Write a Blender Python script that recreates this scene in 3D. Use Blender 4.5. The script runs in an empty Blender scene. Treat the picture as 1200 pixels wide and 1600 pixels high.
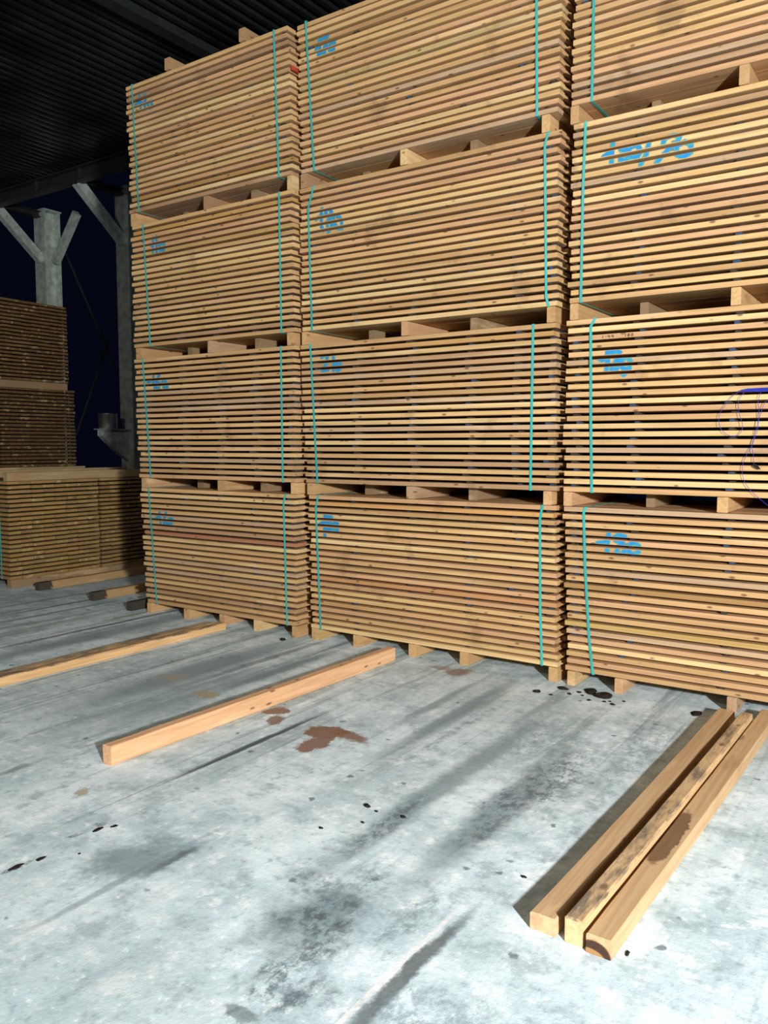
import bpy, math, random
from mathutils import Vector

R = random.Random(11)
SC = bpy.context.scene
COL = SC.collection

# ------------------------------------------------------------------ camera
cam_data = bpy.data.cameras.new('camera')
cam = bpy.data.objects.new('camera', cam_data)
COL.objects.link(cam)
SC.camera = cam
cam.location = (0.0, 0.0, 1.6)
cam.rotation_euler = (math.radians(90 - 4.698), math.radians(0.0), math.radians(34.326))
cam_data.sensor_fit = 'VERTICAL'
cam_data.sensor_height = 36.0
cam_data.lens = 36.0 * 1267.7 / 1600.0
cam_data.clip_end = 200

# ------------------------------------------------------------------ night sky
w = bpy.data.worlds.new('night_sky')
SC.world = w
w.use_nodes = True
w.node_tree.nodes['Background'].inputs[0].default_value = (0.0010, 0.0017, 0.0060, 1)
w.node_tree.nodes['Background'].inputs[1].default_value = 1.0

# ------------------------------------------------------------------ lamps
def lamp(name, kind, loc, target, power, color, **kw):
    d = bpy.data.lights.new(name, kind)
    d.energy = power
    d.color = color
    for k, v in kw.items():
        setattr(d, k, v)
    o = bpy.data.objects.new(name, d)
    COL.objects.link(o)
    o.location = loc
    o.rotation_euler = (Vector(target) - Vector(loc)).to_track_quat('-Z', 'Y').to_euler()
    return o

# work light standing to the right of the camera: long shadows to the left
lamp('work_light', 'SPOT', (3.4, -1.2, 2.5), (-2.6, 4.2, 1.6), 4150, (1.0, 0.985, 0.96),
     spot_size=math.radians(125), spot_blend=1.0, shadow_soft_size=0.16)
# unseen fill lamp added under the roof to brighten stacks, floor and steel
lamp('fill_lamp', 'AREA', (-4.6, -2.4, 5.2), (-4.6, 4.6, 1.6), 120, (1.0, 0.95, 0.84),
     shape='RECTANGLE', size=1.6, size_y=0.5)

SC.view_settings.view_transform = 'Standard'
SC.view_settings.look = 'None'
SC.view_settings.exposure = 0.0
SC.view_settings.gamma = 1.0
SC.view_settings.use_curve_mapping = False

# ------------------------------------------------------------------ measured tables (metres)
STRAP_X = {
  (1, 4) : [[[-6.258, 4.891], [-6.201, 3.76]], [[-4.525, 4.878], [-4.486, 3.739]]] ,
  (1, 3) : [[[-6.152, 3.649], [-6.084, 2.536]], [[-4.487, 3.634], [-4.475, 2.502]]] ,
  (1, 2) : [[[-6.196, 2.408], [-6.121, 1.316]], [[-4.483, 2.39], [-4.476, 1.287]]] ,
  (1, 1) : [[[-6.158, 1.188], [-6.076, 0.126]], [[-4.446, 1.182], [-4.471, 1.128], [-4.445, 0.11]]] ,
  (2, 4) : [[[-4.228, 4.886], [-4.154, 3.724]], [[-2.301, 4.477], [-2.276, 3.755]]] ,
  (2, 3) : [[[-4.158, 3.622], [-4.215, 3.47], [-4.186, 2.522]], [[-2.191, 3.636], [-2.218, 3.561], [-2.192, 2.576], [-2.173, 2.533]]] ,
  (2, 2) : [[[-4.205, 2.411], [-4.172, 1.835], [-4.141, 1.3]], [[-2.282, 2.417], [-2.284, 1.297]]] ,
  (2, 1) : [[[-4.13, 1.202], [-4.159, 1.102], [-4.117, 0.112]], [[-2.194, 1.196], [-2.211, 1.1], [-2.198, 0.47], [-2.18, 0.113]]] ,
  (3, 4) : [[[-1.901, 4.35], [-1.899, 3.731]]] ,
  (3, 3) : [[[-1.936, 3.631], [-1.945, 3.249], [-1.946, 2.504]]] ,
  (3, 2) : [[[-1.846, 2.399], [-1.876, 2.357], [-1.863, 1.764], [-1.847, 1.303]]] ,
  (3, 1) : [[[-1.885, 1.202], [-1.898, 1.16], [-1.881, 0.804], [-1.843, 0.328], [-1.813, 0.097]]] ,
}
BEAR_X = {
  (1, 0) : [[-6.191, 0.056], [-5.675, 0.069], [-5.219, 0.064], [-4.804, 0.067], [-4.367, 0.056]] ,
  (1, 1) : [[-6.214, 0.11], [-5.709, 0.085], [-5.212, 0.102], [-4.803, 0.074], [-4.367, 0.069]] ,
  (1, 2) : [[-6.262, 0.092], [-5.831, 0.06], [-5.315, 0.063], [-4.859, 0.052], [-4.391, 0.061]] ,
  (1, 3) : [[-6.293, 0.083], [-5.852, 0.06], [-5.332, 0.063], [-4.873, 0.065], [-4.38, 0.054]] ,
  (2, 0) : [[-4.186, 0.082], [-3.764, 0.056], [-3.232, 0.069], [-2.793, 0.069], [-2.099, 0.065]] ,
  (2, 1) : [[-4.21, 0.081], [-3.804, 0.093], [-3.253, 0.079], [-2.787, 0.072], [-2.16, 0.059]] ,
  (2, 2) : [[-4.286, 0.054], [-3.772, 0.061], [-3.308, 0.057], [-2.802, 0.056], [-2.16, 0.058]] ,
  (2, 3) : [[-4.267, 0.066], [-3.827, 0.067], [-3.316, 0.061], [-2.812, 0.061], [-2.218, 0.057]] ,
  (3, 0) : [[-1.962, 0.049], [-1.644, 0.05], [-0.959, 0.054]] ,
  (3, 1) : [[-2.013, 0.058], [-1.527, 0.056], [-1.05, 0.061]] ,
  (3, 2) : [[-1.994, 0.047], [-1.604, 0.051], [-1.014, 0.048]] ,
  (3, 3) : [[-2.01, 0.047], [-1.561, 0.054], [-1.008, 0.047]] ,
}
NUMBER_STROKES = {
  (2, 4) : [[[-4.139, 4.658], [-4.107, 4.681]], [[-4.099, 4.711], [-4.105, 4.602]], [[-4.085, 4.719], [-4.012, 4.727], [-4.044, 4.676], [-4.08, 4.698], [-4.085, 4.719]], [[-4.044, 4.668], [-4.086, 4.613], [-4.044, 4.602], [-4.033, 4.666]], [[-3.992, 4.67], [-3.956, 4.672], [-3.956, 4.61], [-3.987, 4.599], [-4.008, 4.639], [-3.992, 4.67]]] ,
  (2, 3) : [[[-4.141, 3.374], [-4.079, 3.398]], [[-4.087, 3.448], [-4.085, 3.309], [-4.064, 3.277]], [[-4.042, 3.432], [-4.005, 3.435], [-3.984, 3.403], [-4.016, 3.372], [-4.042, 3.404], [-4.042, 3.432]], [[-3.989, 3.368], [-4.032, 3.338], [-4.016, 3.262], [-3.979, 3.297], [-4.0, 3.365]], [[-3.963, 3.38], [-3.921, 3.373], [-3.885, 3.324], [-3.886, 3.268], [-3.927, 3.274], [-3.963, 3.327], [-3.968, 3.372]]] ,
  (2, 2) : [[[-4.087, 2.297], [-4.065, 2.31], [-4.033, 2.306], [-4.039, 2.252], [-4.088, 2.194]], [[-4.088, 2.194], [-4.028, 2.197]], [[-3.972, 2.306], [-3.972, 2.19]], [[-3.938, 2.255], [-3.906, 2.257], [-3.906, 2.203], [-3.933, 2.184], [-3.943, 2.222], [-3.938, 2.255]]] ,
  (2, 1) : [[[-4.118, 0.962], [-4.069, 0.987]], [[-4.068, 1.034], [-4.07, 0.87]], [[-4.047, 1.027], [-3.998, 1.025], [-4.02, 0.976], [-4.047, 0.988], [-4.047, 1.027]], [[-4.02, 0.976], [-4.042, 0.919], [-4.004, 0.917], [-4.009, 0.973]], [[-3.976, 0.983], [-3.939, 0.985], [-3.939, 0.921], [-3.977, 0.914], [-3.982, 0.948], [-3.976, 0.983]]] ,
  (1, 4) : [[[-6.225, 4.705], [-6.158, 4.722]], [[-6.156, 4.764], [-6.146, 4.64]], [[-6.137, 4.689], [-6.092, 4.712]], [[-6.09, 4.767], [-6.087, 4.636]], [[-6.056, 4.689], [-6.005, 4.692], [-5.986, 4.636], [-6.029, 4.632], [-6.056, 4.689]]] ,
  (1, 3) : [[[-6.041, 3.427], [-6.012, 3.442]], [[-6.017, 3.49], [-6.022, 3.357]], [[-5.973, 3.493], [-5.971, 3.351]], [[-5.925, 3.42], [-5.868, 3.422], [-5.87, 3.361], [-5.927, 3.364], [-5.933, 3.398], [-5.925, 3.42]]] ,
  (1, 2) : [[[-6.136, 2.189], [-6.076, 2.201]], [[-6.055, 2.259], [-6.049, 2.127]], [[-6.009, 2.203], [-5.971, 2.25]], [[-6.026, 2.135], [-6.017, 2.194], [-5.974, 2.168], [-5.997, 2.125], [-6.026, 2.135]], [[-5.929, 2.19], [-5.892, 2.198], [-5.873, 2.134], [-5.924, 2.127], [-5.937, 2.166], [-5.929, 2.19]]] ,
  (1, 1) : [[[-6.067, 0.913], [-6.021, 0.94]], [[-6.009, 0.973], [-6.002, 0.861]], [[-5.92, 0.975], [-5.947, 0.929], [-5.957, 0.863], [-5.913, 0.861], [-5.912, 0.891], [-5.949, 0.894]], [[-5.882, 0.917], [-5.838, 0.919], [-5.854, 0.869], [-5.898, 0.862], [-5.897, 0.897], [-5.882, 0.917]]] ,
  (3, 3) : [[[-1.818, 3.396], [-1.764, 3.418]], [[-1.762, 3.482], [-1.766, 3.348]], [[-1.71, 3.42], [-1.664, 3.43], [-1.67, 3.387], [-1.71, 3.382], [-1.709, 3.35], [-1.675, 3.343], [-1.663, 3.379], [-1.704, 3.425]], [[-1.645, 3.42], [-1.606, 3.425], [-1.585, 3.383], [-1.604, 3.355], [-1.65, 3.364], [-1.664, 3.398], [-1.645, 3.42]], [[-1.535, 3.435], [-1.552, 3.358], [-1.583, 3.307]], [[-1.452, 3.406], [-1.44, 3.431], [-1.397, 3.438], [-1.354, 3.429], [-1.365, 3.401], [-1.413, 3.368], [-1.487, 3.301]], [[-1.376, 3.372], [-1.328, 3.387], [-1.291, 3.368], [-1.289, 3.319], [-1.331, 3.302], [-1.369, 3.322], [-1.376, 3.372]]] ,
  (3, 2) : [[[-1.823, 2.153], [-1.802, 2.142], [-1.771, 2.153]], [[-1.762, 2.206], [-1.769, 2.073]], [[-1.738, 2.185], [-1.714, 2.206], [-1.686, 2.181], [-1.706, 2.149], [-1.719, 2.12], [-1.735, 2.078], [-1.704, 2.076], [-1.692, 2.119], [-1.706, 2.149], [-1.738, 2.185]], [[-1.672, 2.144], [-1.639, 2.155], [-1.621, 2.121], [-1.623, 2.075], [-1.657, 2.074], [-1.678, 2.108], [-1.672, 2.144]], [[-1.67, 2.051], [-1.656, 2.041], [-1.646, 2.05]]] ,
  (3, 1) : [[[-1.803, 0.967], [-1.768, 0.973], [-1.74, 0.989]], [[-1.729, 1.034], [-1.737, 0.979], [-1.738, 0.913]], [[-1.689, 1.013], [-1.665, 1.03], [-1.624, 1.021], [-1.65, 0.985], [-1.685, 0.993], [-1.689, 1.013]], [[-1.643, 0.982], [-1.67, 0.949], [-1.676, 0.904], [-1.634, 0.904], [-1.622, 0.949], [-1.643, 0.982]], [[-1.595, 0.971], [-1.565, 0.99], [-1.538, 0.969], [-1.537, 0.932], [-1.56, 0.909], [-1.59, 0.917], [-1.601, 0.947], [-1.595, 0.971]]] ,
}
TWINE_PTS = [[[-0.959, 1.912], [-0.987, 1.902], [-1.028, 1.864], [-1.055, 1.821], [-1.077, 1.782], [-1.08, 1.746], [-1.07, 1.702], [-1.042, 1.67], [-1.004, 1.652], [-0.971, 1.659], [-0.951, 1.691], [-0.951, 1.727], [-0.967, 1.775], [-0.977, 1.836], [-0.966, 1.875], [-0.946, 1.905]], [[-0.858, 1.904], [-0.87, 1.851], [-0.864, 1.799], [-0.864, 1.756], [-0.874, 1.695], [-0.888, 1.634], [-0.895, 1.591], [-0.885, 1.547], [-0.882, 1.503], [-0.863, 1.477]], [[-0.819, 1.854], [-0.836, 1.841], [-0.853, 1.786], [-0.864, 1.738], [-0.866, 1.695], [-0.881, 1.643], [-0.899, 1.586], [-0.918, 1.551], [-0.937, 1.503], [-0.943, 1.454], [-0.933, 1.406], [-0.916, 1.371], [-0.886, 1.332], [-0.844, 1.294], [-0.798, 1.256]]]

# ------------------------------------------------------------------ helpers
def tag(o, label=None, cat=None, group=None, kind=None):
    if label: o['label'] = label
    if cat: o['category'] = cat
    if group: o['group'] = group
    if kind: o['kind'] = kind
    return o

def mesh(name, verts, faces, mats=(), smooth=False, midx=None):
    me = bpy.data.meshes.new(name)
    me.from_pydata([tuple(v) for v in verts], [], faces)
    for m in mats: me.materials.append(m)
    if midx: me.polygons.foreach_set('material_index', midx)
    if smooth: me.polygons.foreach_set('use_smooth', [True] * len(me.polygons))
    me.update()
    return me

def link(name, data, parent=None, loc=(0, 0, 0), color=None):
    o = bpy.data.objects.new(name, data)
    COL.objects.link(o)
    o.location = loc
    if parent: o.parent = parent
    if color: o.color = (*color, 1)
    return o

def empty(name, loc):
    o = bpy.data.objects.new(name, None)
    o.empty_display_size = 0.1
    COL.objects.link(o)
    o.location = loc
    return o

class MB:
    """collects boxes, bars and tubes into one mesh"""
    def __init__(s): s.v = []; s.f = []
    def add(s, v, f):
        n = len(s.v); s.v += [tuple(p) for p in v]; s.f += [tuple(i + n for i in q) for q in f]
    def box(s, x0, x1, y0, y1, z0, z1):
        v = [(x0, y0, z0), (x1, y0, z0), (x1, y1, z0), (x0, y1, z0), (x0, y0, z1), (x1, y0, z1), (x1, y1, z1), (x0, y1, z1)]
        s.add(v, [(0, 3, 2, 1), (4, 5, 6, 7), (0, 1, 5, 4), (1, 2, 6, 5), (2, 3, 7, 6), (3, 0, 4, 7)])
    def prism(s, prof, p0, p1, up=(0, 0, 1)):
        """extrude a 2D profile (a, b) from p0 to p1; a runs sideways, b along up"""
        p0 = Vector(p0); p1 = Vector(p1); d = (p1 - p0).normalized(); u = Vector(up)
        sd = d.cross(u).normalized(); u2 = sd.cross(d).normalized()
        n = len(prof)
        v = [p0 + sd * a + u2 * b for a, b in prof] + [p1 + sd * a + u2 * b for a, b in prof]
        f = [(i, (i + 1) % n, (i + 1) % n + n, i + n) for i in range(n)]
        f += [tuple(range(n - 1, -1, -1)), tuple(range(n, 2 * n))]
        s.add(v, f)
    def tube(s, pts, r, seg=6):
        pts = [Vector(p) for p in pts]; n0 = len(s.v)
        for i, p in enumerate(pts):
            d = (pts[min(i + 1, len(pts) - 1)] - pts[max(i - 1, 0)]).normalized()
            a = d.cross(Vector((0.2, 1, 0.1))).normalized(); b = d.cross(a)
            rr = r[i] if isinstance(r, (list, tuple)) else r
            for k in range(seg):
                t = 2 * math.pi * k / seg
                s.v.append(tuple(p + a * math.cos(t) * rr + b * math.sin(t) * rr))
        for i in range(len(pts) - 1):
            for k in range(seg):
                a0 = n0 + i * seg + k; a1 = n0 + i * seg + (k + 1) % seg
                s.f.append((a0, a1, a1 + seg, a0 + seg))
        s.f.append(tuple(n0 + k for k in range(seg - 1, -1, -1)))
        e = n0 + (len(pts) - 1) * seg
        s.f.append(tuple(e + k for k in range(seg)))
    def build(s, name, mat, parent=None, loc=(0, 0, 0), smooth=False):
        return link(name, mesh(name, s.v, s.f, [mat], smooth), parent, loc)

# ------------------------------------------------------------------ materials
class NT:
    def __init__(s, name):
        s.m = bpy.data.materials.new(name); s.m.use_nodes = True
        s.t = s.m.node_tree; s.bsdf = s.t.nodes['Principled BSDF']
    def n(s, typ, **kw):
        nd = s.t.nodes.new(typ)
        for k, v in kw.items(): setattr(nd, k, v)
        return nd
    def put(s, sock, v):
        if isinstance(v, bpy.types.NodeSocket): s.t.links.new(v, sock)
        elif v is not None:
            if sock.type == 'RGBA' and len(v) == 3: v = (*v, 1)
            sock.default_value = v
    def math(s, op, a, b=None, c=None, clamp=False):
        nd = s.n('ShaderNodeMath', operation=op, use_clamp=clamp)
        s.put(nd.inputs[0], a)
        if b is not None: s.put(nd.inputs[1], b)
        if c is not None: s.put(nd.inputs[2], c)
        return nd.outputs[0]
    def vec(s, op, a, b=None, out=0):
        nd = s.n('ShaderNodeVectorMath', operation=op)
        s.put(nd.inputs[0], a)
        if b is not None: s.put(nd.inputs[1], b)
        return nd.outputs[out]
    def noise(s, v, scale, detail=3, rough=0.55, out='Fac'):
        nd = s.n('ShaderNodeTexNoise')
        s.put(nd.inputs['Vector'], v); nd.inputs['Scale'].default_value = scale
        nd.inputs['Detail'].default_value = detail; nd.inputs['Roughness'].default_value = rough
        return nd.outputs[out]
    def ramp(s, fac, a, b, lo=0.0, hi=1.0, smooth=True):
        nd = s.n('ShaderNodeMapRange', interpolation_type='SMOOTHSTEP' if smooth else 'LINEAR', clamp=True) if smooth else s.n('ShaderNodeMapRange', clamp=True)
        s.put(nd.inputs[0], fac)
        for i, x in enumerate((a, b, lo, hi)): nd.inputs[i + 1].default_value = x
        return nd.outputs[0]
    def mix(s, fac, a, b, mode='MIX'):
        nd = s.n('ShaderNodeMix', data_type='RGBA', blend_type=mode)
        s.put(nd.inputs[0], fac); s.put(nd.inputs[6], a); s.put(nd.inputs[7], b)
        return nd.outputs[2]
    def bump(s, h, strength, dist):
        nd = s.n('ShaderNodeBump'); nd.inputs['Strength'].default_value = strength
        nd.inputs['Distance'].default_value = dist
        s.put(nd.inputs['Height'], h); s.put(s.bsdf.inputs['Normal'], nd.outputs[0])
    def done(s, col, rough=0.8, metal=0.0, spec=0.3):
        s.put(s.bsdf.inputs['Base Color'], col); s.put(s.bsdf.inputs['Roughness'], rough)
        s.bsdf.inputs['Metallic'].default_value = metal
        s.bsdf.inputs['Specular IOR Level'].default_value = spec
        return s.m

def wood_mat(name, axis='X', knots=True, stains=(), grime=0.0, gz=None):
    t = NT(name)
    oi = t.n('ShaderNodeObjectInfo'); tc = t.n('ShaderNodeTexCoord')
    off = t.n('ShaderNodeCombineXYZ')
    r1 = t.math('MULTIPLY', oi.outputs['Random'], 91.7)
    r2 = t.math('MULTIPLY', oi.outputs['Random'], 37.3)
    t.put(off.inputs[0], r1); t.put(off.inputs[1], r2); t.put(off.inputs[2], r1)
    p = t.vec('ADD', tc.outputs['Object'], off.outputs[0])
    ax = {'X': (1, 26, 26), 'Y': (26, 1, 26)}[axis]
    g = t.noise(t.vec('MULTIPLY', p, ax), 2.2, 5, 0.6)
    ax2 = {'X': (1, 5, 5), 'Y': (5, 1, 5)}[axis]
    pt = t.noise(t.vec('MULTIPLY', p, ax2), 1.5, 4, 0.6)
    base = oi.outputs['Color']
    c = t.mix(t.ramp(g, 0.35, 0.7, 0.0, 0.38), base, (0.30, 0.15, 0.05), 'MIX')
    c = t.mix(t.ramp(pt, 0.56, 0.72, 0.0, 0.5), c, (0.34, 0.17, 0.07))
    c = t.mix(t.ramp(pt, 0.44, 0.3, 0.0, 0.35), c, (0.86, 0.62, 0.36))
    if knots:
        v = t.n('ShaderNodeTexVoronoi'); v.inputs['Scale'].default_value = 1.0
        kx = {'X': (13, 8, 14), 'Y': (8, 4.5, 14)}[axis]
        t.put(v.inputs['Vector'], t.vec('MULTIPLY', p, kx))
        c = t.mix(t.ramp(v.outputs['Distance'], 0.15, 0.06, 0.0, 0.75), c, (0.10, 0.045, 0.02))
    if grime:
        gm = t.noise(t.vec('MULTIPLY', p, {'X': (2, 9, 9), 'Y': (9, 2, 9)}[axis]), 2.4, 6, 0.7)
        gf = t.ramp(gm, 0.36, 0.66, 0.0, grime)
        if gz:
            sx = t.n('ShaderNodeSeparateXYZ'); t.put(sx.inputs[0], tc.outputs['Object'])
            gf = t.math('MULTIPLY', gf, t.ramp(t.math('ADD', sx.outputs[2], t.math('MULTIPLY', gm, .012)), gz + .002, gz + .009))
        c = t.mix(gf, c, (0.115, 0.10, 0.085))
    if axis == 'X':
        geo = t.n('ShaderNodeNewGeometry')
        ws = t.noise(t.vec('MULTIPLY', geo.outputs['Position'], (3.2, 1.0, 2.6)), 1.0, 5, 0.62)     # water marks running over several boards
        c = t.mix(t.ramp(ws, 0.57, 0.70, 0.0, 0.5), c, (0.25, 0.15, 0.075))
    wn = t.noise(tc.outputs['Object'], 22, 3, 0.6, 'Color')
    wp = t.vec('ADD', tc.outputs['Object'], t.vec('MULTIPLY', t.vec('SUBTRACT', wn, (0.5, 0.5, 0.5)), (0.05, 0.10, 0.02)))
    for (cx, cy, cz, rx, ry, rz, col, st) in stains:
        d = t.vec('MULTIPLY', t.vec('SUBTRACT', wp if ry > .03 else tc.outputs['Object'], (cx, cy, cz)), (1 / rx, 1 / ry, 1 / rz))
        c = t.mix(t.ramp(t.vec('LENGTH', d, out='Value'), 1.08, 0.92, 0.0, st), c, col)
    t.bump(g, 0.25, 0.003)
    return t.done(c, 0.75, 0.0, 0.25)

WOOD = wood_mat('sawn_wood')
WOOD_Y = wood_mat('sawn_timber', 'Y')
WOOD_DIRTY = wood_mat('dirty_timber', 'Y', grime=0.8)
GRIMY_TOP = wood_mat('timber_with_grimy_top', 'Y', grime=0.92, gz=0.082)
GRIMY_LOW = wood_mat('low_timber_with_grimy_top', 'Y', grime=0.92, gz=0.054)
WOOD_STAIN = wood_mat('stained_timber', 'Y', knots=False, stains=[
    (0.048, 0.80, 0.066, 0.042, 0.26, 0.03, (0.13, 0.065, 0.03), 0.85),
    (0.02, 2.12, 0.066, 0.05, 0.08, 0.03, (0.16, 0.09, 0.05), 0.6),
    (0.026, 0.0, 0.0, 0.056, 0.012, 0.047, (0.035, 0.014, 0.012), 0.95), (0.012, 0.0, -0.012, 0.052, 0.013, 0.030, (0.45, 0.24, 0.10), 0.8)])

END_DARK = wood_mat('dark_ended_timber', 'Y', stains=[(0, 0.0, .045, .25, .16, .25, (0.03, 0.032, 0.03), .92)])
END_BLACK = wood_mat('blackened_timber', 'Y', stains=[(0, 0.0, .045, .4, .75, .4, (0.025, 0.027, 0.027), .94)])

def plain(name, col, rough=0.6, metal=0.0, var=0.15, scale=9, spec=0.4):
    t = NT(name); tc = t.n('ShaderNodeTexCoord')
    nz = t.noise(tc.outputs['Object'], scale, 4, 0.6)
    c = t.mix(t.ramp(nz, 0.3, 0.7, 0.0, 1.0), tuple(v * (1 - var) for v in col), tuple(min(1, v * (1 + var)) for v in col))
    return t.done(c, rough, metal, spec)

STRAP = plain('teal_strap', (0.03, 0.42, 0.41), 0.4, 0, 0.12, 3, 0.5)
BLUE_END = plain('blue_dyed_end', (0.025, 0.06, 0.13), 0.7, 0, 0.3, 40)
RED_END = plain('red_paint', (0.45, 0.05, 0.03), 0.7, 0, 0.2, 40)
TWINE = plain('blue_twine', (0.02, 0.03, 0.34), 0.6, 0, 0.25, 60)
STEEL = plain('galvanised_steel', (0.50, 0.57, 0.52), 0.5, 0.25, 0.25, 10)
SHEET = plain('roof_sheet', (0.040, 0.048, 0.045), 0.27, 0.75, 0.6, 1.2)
DARKSTEEL = plain('dark_steel', (0.030, 0.036, 0.036), 0.5, 0.4, 0.2, 8)
SHINY = plain('shiny_tin', (0.72, 0.74, 0.74), 0.30, 0.95, 0.1, 6)
BARK = plain('dark_bark', (0.022, 0.016, 0.014), 0.95, 0, 0.4, 60, 0.1)

def paint_mat():
    t = NT('blue_spray_paint')
    at = t.n('ShaderNodeAttribute', attribute_name='spray')
    tc = t.n('ShaderNodeTexCoord')
    nz = t.noise(tc.outputs['Object'], 90, 3, 0.6)
    d = t.math('ADD', at.outputs['Fac'], t.math('MULTIPLY', t.math('SUBTRACT', nz, 0.5), 0.55))
    n2 = t.noise(tc.outputs['Object'], 24, 2, 0.5)
    c = t.mix(t.ramp(t.math('ADD', d, t.math('MULTIPLY', t.math('SUBTRACT', n2, 0.5), 1.4)), 0.55, 1.15), (0.05, 0.36, 0.36), (0.015, 0.25, 0.62))
    t.put(t.bsdf.inputs['Alpha'], t.ramp(d, 0.22, 0.62, 0.0, 0.93))
    return t.done(c, 0.55)
PAINT = paint_mat()
def pencil_mat():
    t = NT('pencil'); at = t.n('ShaderNodeAttribute', attribute_name='spray')
    t.put(t.bsdf.inputs['Alpha'], t.ramp(at.outputs['Fac'], 0.2, 0.8, 0.0, 0.7))
    return t.done((0.06, 0.04, 0.03), 0.6)
PENCIL = pencil_mat()

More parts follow.
